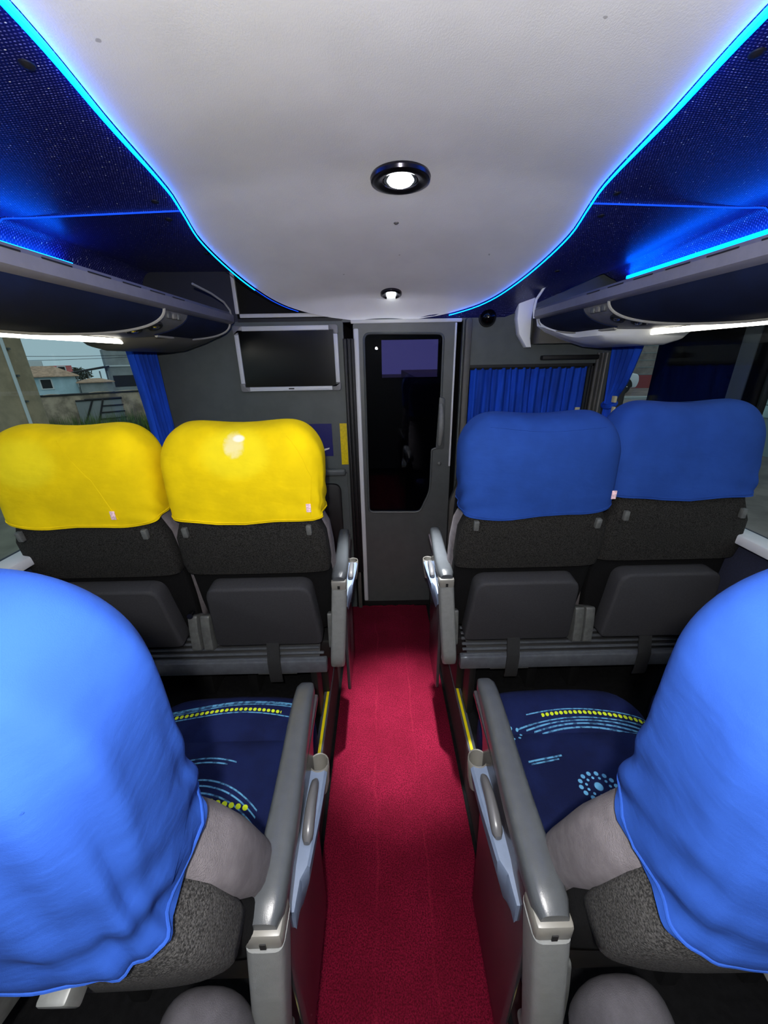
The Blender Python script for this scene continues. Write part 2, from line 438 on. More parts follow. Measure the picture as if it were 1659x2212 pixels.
struct(box('wall_back', -HALF, HALF, YB-.05, YB, -.05, 2.1, 'wall'))
struct(box('window_1', -HALF-.024, -HALF-.018, YB, 2.0, WZ0, WZ1, 'glass'))
w2 = struct(empty('window_2'))
box('pane', HALF+.018, HALF+.024, YB, 2.0, WZ0, WZ1, 'glass', w2)
bp = box('black_pillar', HALF+.03, HALF+.06, 1.262, 1.80, WZ0, WZ1, 'blackgloss', w2)
box('grey_strip', HALF+.0265, HALF+.0305, 1.325, 1.385, WZ0, WZ1, 'greystrip', bp)

# ceiling
LY = [-1.3, .4, .7, .96, 1.25, 1.35, 1.5, 1.72, 1.9, 2.0, 2.05, 2.085, 2.1]
LW = [.47, .475, .492, .535, .572, .588, .606, .578, .52, .46, .385, .27, .13]
LZ = [1.95, 1.95, 1.95, 1.95, 1.942, 1.927, 1.893, 1.838, 1.787, 1.757, 1.735, 1.712, 1.695]
def led_w(y): return crom(LY, LW, y)
def led_z(y): return crom(LY, LZ, y)
ceil = struct(empty('ceiling'))
def head(u, v, up=0):
    y = -1.3+3.4*(1-(1-v)**1.5); t = 2*u-1; wd = led_w(y)
    return (t*wd, y, led_z(y)+.042*(1-abs(t)**2.2)*min(1, (2.1-y)/.12+.25)+up)
slab('headliner', lambda u, v: head(u, v), lambda u, v: head(u, v, .012), 41, 81, 'headliner', ceil)
struct(box('roof', -HALF-.05, HALF+.05, YB-.05, 3.7, 2.06, 2.1, 'dark'))
# blue mesh side panels: a rear one and a front one on each side, split by a lit joint
def side_z(s, y, X):
    zi = led_z(min(y, 1.35)) if s < 0 else led_z(y)+.004
    if s < 0 and y > 1.35: zi = 1.927-.02*(y-1.35)
    t = (X-led_w(min(y, 1.5)))/(1.0-.55); zo = 1.915 if y < 1.35 else 1.915-(.13*sstep(1.35, 2.1, y)*.25 if s > 0 else .0)
    return zi*(1-max(0, min(1, t)))+zo*max(0, min(1, t))
def side_pt(s, u, v, y0, y1, up):
    y = y0+(y1-y0)*v; xi = led_w(y)+.003 if y < 1.5 else (led_w(y)-.006 if s > 0 else .60)
    if s < 0 and y >= 1.5: xi = .609-(y-1.5)*.06
    if u < .7: X = xi+(1.10-xi)*u/.7; z = side_z(s, y, X)
    else:
        a = (u-.7)/.3*PI/2; X = 1.10+.064*math.sin(a); z = side_z(s, y, 1.0)-.15*(1-math.cos(a))
    return (s*X, y, z+up)
for s in (-1, 1):
    for (y0, y1) in ((-1.3, 1.346), (1.354, 2.098)):
        p = slab('side_panel', lambda u, v: side_pt(s, u, v, y0, y1, 0), lambda u, v: side_pt(s, u, v, y0, y1, .008), 31, 31, 'mesh', ceil)
        for (X, y) in (((.56, .80), (.64, 1.30)) if y1 < 1.4 else ((.66, 1.41), (.70, 1.78))):
            mesh('rivet', *lathevf([(.011, 0), (.011, -.002), (.007, -.005), (.0, -.006)], 12, 'z', (s*X, y, side_z(s, y, X)-.001)), 'black', p)
    sj = tube('joint_light', [side_pt(s, u/20*.86, 0, 1.35, 1.36, -.002) for u in range(21)], .0022, 'ledline', ceil, 6)
mesh('ceiling_button', *lathevf([(.009, 0), (.009, -.003), (.005, -.006), (0, -.006)], 16, 'z', (.035, 1.512, 1.893+.042)), 'cap', ceil)
for s, ye, nm in ((-1, 1.84, 'left'), (1, 2.075, 'right')):
    n = 70; ys = [-1.25+(ye+1.25)*(1-(1-k/n)**1.4) for k in range(n+1)]
    pts = [(s*(led_w(y)+.003), y, led_z(y)-.008) for y in ys]
    taper = [crom([.5, .8, 1.3, 1.6, 2.1], [.0068, .0054, .0025, .0021, .0018], y) for y in ys]
    o = tube('led_strip', pts, taper, 'led', None, 8)
    tag(o, 'thin glowing cyan light strip along the %s edge of the pale ceiling panel' % nm, 'light strip', 'ceiling edge light strips')

dim = tube('dim_end', [(-(led_w(y)+.003), y, led_z(y)-.006) for y in [1.84+.02*k for k in range(11)]], .0016, 'ledline', bpy.data.objects['led_strip'], 6)
# downlights
def downlight(x, y, z, tilt, R, label, power):
    t = empty('downlight', (x, y, z)); t.rotation_euler = (tilt, 0, 0); tag(t, label, 'downlight', 'round downlights in the ceiling')
    mesh('ring', *lathevf([(R*.56, .004), (R*.60, -.004), (R*.8, -.009), (R*.97, -.005), (R, .002), (R*.97, .008), (R*.56, .012)], 40), 'ring', t)
    prof = [(R*.55, -.002), (R*.5, .006), (R*.40, .016), (R*.25, .020), (R*.25, .022), (R*.42, .018), (R*.54, .008)]
    mesh('reflector', *lathevf(prof, 32), 'reflector', t)
    mesh('bulb', *lathevf([(R*.01, -.016), (R*.2, -.0145), (R*.38, -.008), (R*.47, .0), (R*.47, .006), (R*.01, .008)], 24), 'bulb', t)
    l = bpy.data.lights.new('downlight_beam', 'SPOT'); l.energy = power; l.spot_size = math.radians(29); l.spot_blend = 1.0; l.shadow_soft_size = .03; l.color = (.95, .98, 1)
    lo = bpy.data.objects.new('downlight_beam', l); COL.objects.link(lo); lo.parent = t; lo.location = (0, 0, -.02)
downlight(.037, 1.30, 1.972, -.04, .083, 'large round downlight lit white in a dark ring, nearer the camera', 480)
downlight(.033, 2.00, 1.797, -.27, .050, 'small round downlight lit white, near the front end of the ceiling above the door', 2)

# front partition
wf = struct(mesh('wall_front', *join(
    boxvf(-HALF, -.205, YF, YF+.03, -.05, 1.70), boxvf(.395, HALF, YF, YF+.03, -.05, .90), boxvf(.395, .437, YF, YF+.03, .90, 1.47),
    boxvf(1.075, HALF, YF, YF+.03, .90, 1.47), boxvf(.395, HALF, YF, YF+.03, 1.47, 1.80), boxvf(-.205, .395, YF, YF+.03, 1.69, 1.74),
    boxvf(-HALF, HALF, YF+.06, YF+.07, 1.74, 2.06)), 'wall', smooth=False))
M['upper'] = pm('dark_slate_panel', (34, 36, 42), .6)
box('upper_panel', -HALF, -.72, YF, YF+.03, 1.70, 1.93, 'upper', wf)
box('black_recess_panel', -.72, -.10, YF+.045, YF+.055, 1.70, 1.95, 'dark', wf)
box('white_strip', -.725, -.707, YF-.012, YF+.002, 1.733, 1.91, 'white', wf, .003)
box('white_strip', -.705, -.245, YF-.014, YF+.002, 1.715, 1.733, 'white', wf, .003)
box('black_groove', -.72, -.21, YF-.004, YF+.002, 1.697, 1.712, 'black', wf)
box('white_strip', -.165, .385, YF-.016, YF+.002, 1.682, 1.699, 'white', wf, .003)
# post to the right of the door and the flared lower frame
prism('door_post', rounded([(.366, .05), (.366, .74), (.402, .84), (.402, 1.70), (.435, 1.70), (.435, .05)], .02), YF-.035, YF+.005, 'wall2', wf, bev=.006)
box('hinge_bar', .352, .362, YF-.018, YF, .95, 1.68, 'silver', wf, .003)
prism('window_rim', rounded([(.425, 1.482), (1.09, 1.482), (1.09, 1.468), (.425, 1.468)], .004), YF-.012, YF+.002, 'black', wf)
box('window_rim', 1.073, 1.088, YF-.012, YF+.002, .90, 1.482, 'black', wf, .003)
for k, (x0, x1) in enumerate(((1.093, 1.112), (1.118, 1.134), (1.142, 1.152))):
    tube('ribbed_moulding', [((x0+x1)/2, YF-.004, .85), ((x0+x1)/2, YF-.004, 1.53)], (x1-x0)*.55, 'wall2' if k < 2 else 'cap', wf, 10)
# left side panel on the partition: grip bar, recess and dark pad
plate_hole('recess_frame', rounded([(-.62, .35), (-.222, .35), (-.222, .93), (-.62, .93)], .02), rounded([(-.58, .40), (-.245, .40), (-.245, .885), (-.58, .885)], .03), YF-.014, YF, 'wall', wf)
prism('dark_pad', rounded([(-.56, .42), (-.262, .42), (-.262, .86), (-.56, .86)], [.02, .02, .05, .05]), YF-.03, YF, 'black', wf, bev=.008)
box('grip_bar', -.60, -.228, YF-.05, YF-.012, .912, .952, 'wall', wf, .012, 3)
prism('dark_pad', rounded([(.36, .30), (.60, .30), (.60, .86), (.40, .86)], [.02, .02, .02, .05]), YF-.13, YF-.04, 'black', wf, bev=.01)
box('curtain_track', .80, 1.09, YF-.04, YF, 1.50, 1.522, 'black', wf, .006)
# folding-door seal beside the door
ds = empty('door_seal', (-.18, YF, .28)); tag(ds, 'black ribbed rubber seal standing between the screen wall and the door', 'door seal')
for dx in (-.018, .002, .02):
    prism('rib', rounded([(dx-.009, 0), (dx+.009, 0), (dx+.009, 1.335), (dx-.009, 1.335)], .003), -.035 if dx else -.028, .004, 'rubber', ds, bev=.004)
box('foot_post', -.012, .012, -.03, -.005, -.27, 0, 'wall2', ds, .004)

# door
d1 = struct(empty('door_1', (0, YF, 0)))
GL = rounded([(-.106, .678), (.196, .672), (.252, .80), (.256, 1.046), (.296, 1.058), (.297, 1.632), (-.103, 1.638)], [.03, .03, .04, .008, .02, .03, .035])
plate_hole('door_leaf', rounded([(-.155, .05), (.362, .05), (.362, 1.684), (-.155, 1.684)], .012), GL, -.012, .016, 'door', d1)
tube('glass_seal', [(x, -.013, z) for x, z in GL], .006, 'door', d1, 8, True)
prism('pane', GL, .002, .006, 'doorglass', d1)
box('edge_moulding', -.153, -.128, -.022, -.01, .06, 1.66, 'silver', d1, .006)
hp = [(.296+.0*k, -.02-.035*math.sin(PI*k/12), 1.075+.215*k/12) for k in range(13)]
hd = tube('handle', hp, [.011+.005*math.sin(PI*k/12) for k in range(13)], 'post', d1, 10)
prism('handle_plate', rounded([(.276, 1.05), (.322, 1.05), (.318, 1.32), (.286, 1.33)], .012), -.024, -.01, 'door', d1, bev=.004)
mesh('lock', *lathevf([(.012, -.012), (.012, -.018), (.009, -.02), (.0, -.02)], 20, 'y', (.30, 0, .965)), 'door', d1)
box('lower_kick_gap', -.155, .362, -.008, .012, .012, .05, 'black', d1)
# driver cabin behind the door, walls coloured black to look unlit
struct(mesh('wall_cabin', *join(boxvf(-HALF, HALF, 3.62, 3.65, -.05, 1.36), boxvf(-HALF, HALF, 3.62, 3.65, 1.67, 2.06), boxvf(-HALF, .0, 3.62, 3.65, 1.36, 1.67), boxvf(.50, HALF, 3.62, 3.65, 1.36, 1.67),
    boxvf(-HALF, HALF, YF+.2, 3.65, -.05, -.02), boxvf(-.25, -.22, YF+.07, 3.6, 0, 2.05), boxvf(.75, .78, YF+.13, 3.6, 0, 2.05)), 'dark', smooth=False))
struct(box('added_violet_pane', 0, .50, 3.63, 3.635, 1.36, 1.67, 'violetglass'))  # added pane, lets sky through as a violet patch in the door glass
# curtained window in the right part of the partition
struct(box('window_4', .437, 1.075, YF+.026, YF+.03, .90, 1.47, 'blackgloss'))
def curtain(name, P, z0, z1, mat, parent=None, nu=90, nv=14, t=.0015):
    """P(u, h) -> x, y ; h = 0 bottom .. 1 top"""
    def f(u, v, d):
        x, y = P(u, v); x2, y2 = P(min(1, u+.004), v); x1, y1 = P(max(0, u-.004), v)
        n = Vector((-(y2-y1), x2-x1)).normalized()*d
        return (x+n.x, y+n.y, z0+(z1-z0)*v)
    return slab(name, lambda u, v: f(u, v, t), lambda u, v: f(u, v, -t), nu, nv, mat, parent)
fc = empty('front_curtain', (.76, YF+.01, .92)); tag(fc, 'royal blue pleated curtain closed across the small window beside the door', 'curtain')
curtain('cloth', lambda u, v: (-.313+.615*u+.003*math.sin(u*40+v*2), .001+.0065*math.sin(u*2*PI*17+.6*math.sin(v*3+u*9))+.003*math.sin(u*63)), 0, .545, 'curtain', fc, 220, 12)
box('tie_band', .265, .290, -.018, -.010, .26, .34, 'band', fc, .002)
tube('rod', [(-.317, .001, .543), (.308, .001, .543)], .006, 'black', fc, 8)

# television
tv = empty('television', (-.485, YF, 1.525)); tag(tv, 'wide flat television with a silver frame hanging on the grey partition', 'television')
box('housing', -.252, .252, -.028, 0, -.150, .150, 'black', tv, .004)
box('display', -.232, .234, -.0305, -.026, -.130, .133, 'screen', tv)
for nm, a in (('frame_bar', (-.215, .215, .130, .152)), ('frame_bar', (-.222, .222, -.152, -.131)), ('frame_bar', (-.254, -.233, -.118, .118)), ('frame_bar', (.233, .254, -.118, .118))):
    box(nm, a[0], a[1], -.036, -.024, a[2], a[3], 'silver', tv, .003)
for sx in (-1, 1):
    for sz in (-1, 1):
        c = rounded([(sx*.212, sz*.131), (sx*.212, sz*.154), (sx*.257, sz*.154), (sx*.257, sz*.113), (sx*.234, sz*.113), (sx*.234, sz*.131)], [.001, .002, .014, .002, .001, .001])
        prism('frame_corner', c, -.038, -.022, 'greycorner', tv, bev=.002)
box('badge', -.012, .016, -.038, -.035, -.144, -.138, 'black', tv)
# stickers
st = box('wall_sticker', -.52, -.294, YF-.0035, YF-.0005, 1.018, 1.197, 'sticker'); tag(st, 'dark blue rectangular sticker on the partition, half hidden by the yellow seat', 'sticker')
prism('white_mark', rounded([(-.345, 1.048), (-.315, 1.058), (-.312, 1.066), (-.342, 1.060)], .003), YF-.0045, YF-.003, 'white', st)
ys_ = box('reflective_tape', -.250, -.212, YF-.0035, YF-.0005, .968, 1.197, 'ystick'); tag(ys_, 'upright yellow reflective strip on the partition beside the door seal', 'sticker')
# dome camera
dc = empty('dome_camera', (.512, YF, 1.70)); tag(dc, 'small glossy black dome camera on the partition to the right of the door', 'camera')
mesh('dome', *lathevf([(.0, -.058), (.018, -.056), (.030, -.046), (.037, -.03), (.039, -.012)], 28, 'y'), 'blackgloss', dc)
mesh('base', *lathevf([(.04, -.014), (.043, -.011), (.043, 0)], 28, 'y'), 'black', dc)

# side curtains
lc = empty('side_curtain', (-1.125, 1.93, .98)); tag(lc, 'blue curtain drawn aside at the front end of the left window', 'curtain', 'side window curtains')
curtain('cloth', lambda u, v: (.020*math.sin(u*2*PI*6+.9*v+.8*math.sin(u*7)), -.02+.055*(1-v)+(u-.5)*(.20-.03*math.sin(PI*v))), 0, .63, 'curtain', lc, 90, 16)
rc = empty('side_curtain', (1.12, 1.91, .98)); tag(rc, 'blue curtain gathered by a tie at the front end of the right window', 'curtain', 'side window curtains')
def rcP(u, v):
    z = .98+.63*v
    wd = crom([.98, 1.2, 1.29, 1.4, 1.61], [.12, .11, .06, .15, .25], z); cy = crom([.98, 1.2, 1.29, 1.4, 1.61], [.02, .02, .04, .01, -.02], z)
    return (.010*math.sin(u*2*PI*5), cy+(u-.5)*wd)
curtain('cloth', rcP, 0, .63, 'curtain', rc, 90, 30)
tube('tie', [(.017*math.cos(a), .04+.042*math.sin(a), .31+.012*math.cos(a)) for a in [2*PI*k/16 for k in range(16)]], .012, 'curtain', rc, 8, True)
box('tie_band', -.022, -.010, -.035, -.008, .325, .355, 'band', rc, .002)
box('tie_band', -.018, -.008, -.035, -.015, .265, .305, 'band', rc, .002)

# ================================================================== LUGGAGE RACKS
def belly(q, d=0.):
    a = q*PI/2; X = .725+.2*(1-math.cos(a)); z = 1.683-.080*math.sin(a)
    n = Vector((-.08*math.cos(a), -.2*math.sin(a))).normalized()
    return X+n.x*d, z+n.y*d
def rack(s, label, dark):
    t = empty('luggage_rack', (s*.95, 0, 1.6)); tag(t, label, 'luggage rack', 'overhead luggage racks')
    def W(X, y, z): return (s*X-s*.95, y, z-1.6)
    def patch(name, ys, ye, d0, d1, mat, nu=30, nv=18, parent=t, q0=0, q1=1):
        def f(u, v, d):
            q = q0+(q1-q0)*u; y = ys(q)+(ye(q)-ys(q))*v; X, z = belly(q, d); return W(X, y, z)
        return slab(name, lambda u, v: f(u, v, d1), lambda u, v: f(u, v, d0), nu, nv, mat, parent)
    rl = [(.706, 1.684), (.700, 1.69), (.699, 1.716), (.708, 1.727), (.734, 1.727), (.738, 1.684), (.722, 1.678)]
    def xr(a, y, b): return W(a, y, b)
    rail = prism('rail', rl, -1.25, 1.985, 'rail', t, bev=.002, xf=xr)
    for k in range(10):
        box('slot', .6975, .7005, .25+.13*k, .33+.13*k, 1.7155, 1.7185, 'black', rail, xf=xr)
    box('shelf', .74, 1.165, -1.25, 1.98, 1.665, 1.68, 'rackdark', t, xf=xr)
    box('underside', .92, 1.165, -1.25, 1.60, 1.604, 1.612, 'rackdark', t, xf=xr)
    near_e = lambda q: 1.385-.30*q**2.2
    far_s = lambda q: 1.56-.13*q**1.5
    far_e = lambda q: 1.968-.20*(q/.66)**2.6
    near = patch('front_cover', lambda q: -1.25, near_e, -.01, .006, 'navy', 24, 30)
    QF = .66
    far = patch('front_cover', far_s, far_e, -.01, .005, 'navy', 24, 20, t, 0, QF)
    def edge(fy, d, qs): return [W(belly(q, d)[0], fy(q), belly(q, d)[1]) for q in qs]
    qs = [k/24 for k in range(25)]
    tube('piping', edge(near_e, .006, qs)+[W(belly(1, .006)[0], y, belly(1, .006)[1]) for y in (1.0, .8, .5, .2, -.2, -.6, -1.2)], .006, 'pipe', near, 8)
    tube('piping', edge(far_e, .006, [q*QF for q in qs])+[W(belly(QF, .006)[0], y, belly(QF, .006)[1]) for y in (1.7, 1.6, 1.55, 1.50)], .0055, 'pipe', far, 8)
    sp = patch('service_panel', lambda q: .9, lambda q: 1.64, -.02, .0015, 'psu', 24, 20)
    for k in range(3):
        y = 1.43+.034*k; X, z = belly(.13, .0015)
        box('button', X-.004, X+.006, y-.012, y+.012, z-.010, z+.010, 'cap' if k == 1 else 'metal', sp, .003, xf=xr)
    for (y, q) in ((1.40, .42), (1.345, .60)):
        X, z = belly(q, .003); pts = []
        a = q*PI/2; tq = Vector((.2*math.sin(a), -.08*math.cos(a))).normalized()
        ring = [W(X+tq.x*.018*math.sin(b), y+.026*math.cos(b), z+tq.y*.018*math.sin(b)) for b in [2*PI*k/20 for k in range(20)]]
        tube('vent', ring, .005, 'black', sp, 6, True)
        mesh('vent_disc', *lathevf([(.012, -.002), (.010, -.006), (.0, -.008)], 16, 'z', W(X, y, z)), 'chrome', sp)
    # lower moulding of the front unit
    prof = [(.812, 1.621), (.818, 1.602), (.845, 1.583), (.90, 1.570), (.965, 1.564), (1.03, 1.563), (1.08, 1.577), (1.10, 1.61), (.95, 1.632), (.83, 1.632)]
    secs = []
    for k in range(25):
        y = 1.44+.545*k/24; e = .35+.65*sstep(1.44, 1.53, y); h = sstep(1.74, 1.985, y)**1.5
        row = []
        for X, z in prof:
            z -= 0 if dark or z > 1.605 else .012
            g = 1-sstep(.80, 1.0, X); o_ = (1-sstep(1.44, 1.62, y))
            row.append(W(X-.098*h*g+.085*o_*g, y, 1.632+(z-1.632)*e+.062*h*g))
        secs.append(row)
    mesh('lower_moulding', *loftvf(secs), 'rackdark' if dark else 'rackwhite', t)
    # end loop above the rail
    loop = [W(.712+.012*k, 1.975-.0*k, 1.72+.16*math.sin(k/10*1.2)) for k in range(11)]
    if dark: tube('end_loop', [W(.705, 1.97, 1.70), W(.703, 1.955, 1.735), W(.715, 1.925, 1.765), W(.74, 1.86, 1.79), W(.77, 1.76, 1.81)], .0045, 'pipe', t, 8)
    else:
        o1 = [(.66, 1.83), (.645, 1.76), (.645, 1.69), (.662, 1.62), (.705, 1.56)]
        o2 = [(.73, 1.56), (.72, 1.60), (.715, 1.69), (.72, 1.76), (.735, 1.84)]
        prism('end_cap', o1[::-1]+o2[::-1] if False else o1+o2, 2.045, 2.097, 'rackwhite', t, bev=.006, xf=xr)
        box('end_gap', .74, 1.1, 1.985, 2.09, 1.575, 1.70, 'rackdark', t, xf=xr)
        tube('end_loop', [W(.705, 1.985, 1.685), W(.697, 1.98, 1.72), W(.70, 1.975, 1.76), W(.725, 1.955, 1.81), W(.77, 1.90, 1.835)], .006, 'rackwhite', t, 8)
    ls = box('rack_led', 1.112, 1.122, -1.2, 1.60 if dark else 2.0, 1.842, 1.853, 'ledrack', t, xf=xr)
    # tube light under the rack
    r = empty('tube_light', (s*.945, 0, 1.592)); tag(r, 'long white tube light under the %s luggage rack' % ('left' if s < 0 else 'right'), 'tube light', 'tube lights under the racks')
    tube('tube', [(0, -1.2, 0), (0, 1.575, 0)], .0085, 'tube', r, 12)
    box('end_socket', -.012, .012, 1.57, 1.60, -.010, .012, 'black', r, .004)
    box('clip', -.010, .010, 1.585, 1.60, .010, .03, 'chrome', r, .002)
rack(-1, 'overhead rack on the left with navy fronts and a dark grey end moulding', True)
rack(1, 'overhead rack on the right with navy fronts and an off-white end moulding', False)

# ================================================================== SEATS
def seat(x, y, rec, cov, label, group, aisle, near=False, fold=0., cush='cushL', tagx=None, back='shell', seam=None, hem_dip=0., width=.236, top=.722, h0=.468, armx=.255):
    """aisle: +1 when the aisle lies on +x of the seat, -1 when on -x, 0 for a window seat"""
    t = empty('bus_seat', (x, y, PZ)); tag(t, label, 'seat', group)
    R = math.radians(rec); c, sn = math.cos(R), math.sin(R)
    def xf(px, py, ps): return (px, py*c-ps*sn, .42+ps*c+py*sn)
    def bend(s): return .05*sstep(.42, .76, s)
    # back shell and grey bolster
    N = 48
    def sec(s, a, y0, y1, n): return [xf(px, py+bend(s), s) for px, py in superell(a, (y1-y0)/2, n, N, 0, (y0+y1)/2)]
    S = [(-.02, .19, .05, .075), (0, .195, .06, .08), (.12, .20, .058, .08), (.235, .21, .055, .08), (.265, .232, .004, .08), (.30, .236, .0, .08), (.40, .230, .0, .08), (.46, width-.03, .006, .08), (.56, width-.05, .02, .08)]
    mesh('back_shell', *loftvf([sec(s, a, y0, y1, 5) for s, a, y0, y1 in S]), back, t)
    S = [(-.04, .19, .07, .13), (-.01, .222, .07, .15), (.08, .238, .07, .16), (.2, .240, .06, .165), (.32, .240, .042, .16), (.40, .234, .04, .15), (.47, width-.028, .04, .135), (.6, width-.05, .045, .12)]
    mesh('back_cushion', *loftvf([sec(s, a, y0, y1, 3.5) for s, a, y0, y1 in S]), 'bolster', t)
    S = [(-.03, .20, .045, .09), (0, .222, .036, .09), (.12, .230, .032, .09), (.24, .232, .030, .09), (.285, .225, .034, .08)]
    mesh('lower_back', *loftvf([sec(s, a, y0, y1, 5) for s, a, y0, y1 in S]), 'lowback', t)  # black part stands in for the shade in the recess below the shell
    # stretch cover over the headrest
    A, b, y_c = width, .088, .073
    rs = .105
    def cpt(k, j, nj, grow=0., N=120):
        th = 2*PI*k/N; v = j/nj; a_, b_ = A+grow, b+grow
        if v < .55:
            s = h0+(top-rs-h0)*v/.55; sx, sy, ph = 1.0, 1.0, 0.
        else:
            ph = (v-.55)/.45*PI/2; s = top-rs+(rs+grow)*math.sin(ph); sx = (a_-rs*(1-math.cos(ph)))/a_; sy = max(0.0, math.cos(ph))**.62
        ex = 4.2+1.6*(1-sstep(0, .45, v)); X = a_*sx*spow(math.cos(th), 2/ex); Y = b_*sy*spow(math.sin(th), 2/(ex-.8))
        low = 1-sstep(0, .5, v)
        X *= 1-.035*low; Y *= 1-.10*low
        s += (.010*(1-math.cos(2*PI*min(1, abs(X)/.33)))/2-.002)*sstep(0, 1, ph)
        # hem is not quite level; cloth creases run diagonally near it
        rear = max(0, -math.sin(th)); hem = (1-sstep(0, .45, v))
        s += hem*(-.010*rear*math.cos(X/A*1.2)+hem_dip*X/A-.004*math.sin(X*24+x*9))
        side = max(0, math.cos(th)*(aisle or 1))
        f = math.sin((s*1.1+Y*.9)*95+X*10)*.0022*side*hem*2+math.sin(s*70+X*11+x*5)*.0012*rear*hem
        if fold:
            dth = ((th*(aisle or 1) if aisle > 0 else PI-th)+PI) % (2*PI)-PI     # 0 at the aisle side, negative toward the rear
            wq = math.exp(-((dth+.45)/.75)**2)*(1-sstep(.55, .95, v))
            f += fold*wq*(math.sin(dth*13+v*5.5+1.2*math.sin(v*4))+.55*math.sin(dth*23-v*4+2.0)*(1-sstep(.3, .7, v)))
        nx, ny = math.cos(th), math.sin(th)
        return xf(X+nx*f, Y+ny*f+y_c+bend(s), s)
    nj = 46; NN = 120
    V = [cpt(k, j, nj) for j in range(nj+1) for k in range(NN)]
    F = [(j*NN+k, j*NN+(k+1) % NN, (j+1)*NN+(k+1) % NN, (j+1)*NN+k) for j in range(nj) for k in range(NN)]
    F += [tuple(nj*NN+q for q in range(NN))]
    n0 = len(V); V += [cpt(k, 0, nj, -.006) for k in range(NN)]
    F += [(k, (k+1) % NN, n0+(k+1) % NN, n0+k) for k in range(NN)]
    cv = mesh('headrest_cover', V, F, cov, t, ang=60)
    tube('hem', [cpt(k, 1.2, nj, .0004) for k in range(0, NN)], .0017, cov, cv, 6, True)
    def surf(px, v, grow=.0005):            # point on the rear face at lateral position px
        th = 2*PI-math.acos(spow(max(-1, min(1, px/A)), (4.2+1.6*(1-sstep(0, .45, v)))/2))
        return cpt(NN*th/(2*PI), v*nj, nj, grow)
    for sx in (seam or ()):                  # sewn seam from the shoulder down the back
        tube('seam', [surf(sx[0]+(sx[1]-sx[0])*q/18, sx[2]+(sx[3]-sx[2])*q/18, .0) for q in range(19)], .0011, cov, cv, 5)
    if tagx is not None:
        p = Vector(surf(tagx, .16, .003)); sg = 1
        box('care_tag', p.x-.007, p.x+.007, p.y-.003, p.y+.0, p.z-.016, p.z+.010, 'tag', cv, .001)
    # moulded panel low on the back
    pn = rounded([(-.187, -.03), (.187, -.03), (.168, .235), (-.168, .235)], [.02, .02, .045, .045], 6)
    if not near: prism('back_panel', pn, -.03, .035, 'panel', t, bev=.010, xf=lambda a, d, s: xf(a, d-.012*math.cos(a*8), s), seg=3)
    for hx in ((-.185, .185) if not near else (.125*(aisle or 1),)):
        kk = 1 if not near else 1.6
        box('hook_plate', hx-.008*kk, hx+.008*kk, -.007*kk, .008, .447-.032*kk, .447-(0 if not near else .022), 'metal', t, .003, xf=xf)
    if near:                                 # rounded grey hinge cover low on the aisle side of the back
        hx = .150*(aisle or 1)
        secs = []
        for k in range(13):
            ph = PI/2*k/12; r_ = max(.02, math.cos(ph)**.7)
            secs.append([(hx+px, -.050+py, .42+.115*math.sin(ph)) for px, py in superell(.066*r_, .05*r_, 2.6, 28)])
        mesh('hinge_cover', *loftvf(secs), 'hinge', t)
    # seat cushion
    def cu(k, j, N=56, nj=26):
        v = j/nj
        yy = .14+.43*v; e = 1-abs(2*v-1)**7; e = max(e, .0)**.5
        a = .225*(.90+.10*e)-.03*sstep(.75, 1.0, v); th = 2*PI*k/N
        X = a*spow(math.cos(th), 2/6); Z = spow(math.sin(th), 2/4)
        topz = .425+.022*sstep(.55, .9, v)-.012*math.exp(-((yy-.42)/.012)**2)
        z = (topz-.06)+Z*.065*e if Z > 0 else .36+Z*.06*e
        return (X, yy-.02*(X/.225)**2*sstep(.6, 1, v), z)
    mesh('cushion', *loftvf([[cu(k, j) for k in range(56)] for j in range(27)]), cush, t)
    box('seat_frame', -.2, .2, .08, .5, .22, .31, 'black', t, .01)
    for lx in (-.15, .15): box('leg', lx-.02, lx+.02, .12, .42, 0, .22, 'black', t, .006)
    # hinge brackets
    for bx in (-.222, .222):
        prism('hinge_bracket', rounded([(-.02, .36), (.05, .34), (.06, .47), (.0, .50), (-.012, .44)], .012), bx-.016, bx+.016, 'metal', t, plane='yz', bev=.004)
    box('cross_bar', -.235, .235, .14, .17, .335, .38, 'metal', t, .008)
    if aisle:
        s = aisle
        ax = s*armx                          # armrest centre line
        ar = empty('armrest', (ax, 0, 0)); ar.parent = t
        # pad: rounded beam, slightly falling and narrowing to the front
        secs = []
        for k in range(25):
            v = k/24; yy = -.005+.405*v; e = (1-abs(2*v-1)**14)**.5; wv = (.0265-.0055*v)*(.72+.28*e); zc = .632-.004*v; hz = .026*(.55+.45*e)-.006*sstep(.8, 1, v)
            secs.append([(px+s*.012*sstep(.2, 1, v)*-1, yy, zc+pz) for px, pz in superell(wv, hz, 3.2, 24)])
        mesh('arm_pad', *loftvf(secs), 'arm', ar)
        box('rear_cap', -.0255, .0255, -.012, .035, .598, .632, 'cap', ar, .006)
        box('cap_slot', -.004, .004, -.0135, -.008, .604, .616, 'black', ar)
        # rear post
        secs = []
        for k in range(13):
            v = k/12; zz = .600-.32*v; oy = -.016-.034*v+.02*sstep(.88, 1, v); wq = .0262*(1-.04*v)
            secs.append([(px+s*.022*v*-1, oy+.028+py, zz) for px, py in superell(wq, .027*(1-.15*v), 5, 24)])
        mesh('post', *loftvf(secs), 'post', ar)
        # aisle-side panel
        so = s*.003
        pts = rounded([(.03, .10), (.02, .60), (.385, .618), (.385, .604), (.30, .596), (.285, .54), (.26, .40), (.24, .10)], [.02, .01, .005, .005, .02, .02, .08, .02])
        prism('side_panel', pts, so, so+s*.012, 'sidep', ar, plane='yz', bev=.004)
        # wedge insert with a cup holder at its front end
        def wp(px, py, pz): return (so+s*(.010+px), py, pz)
        ins = []
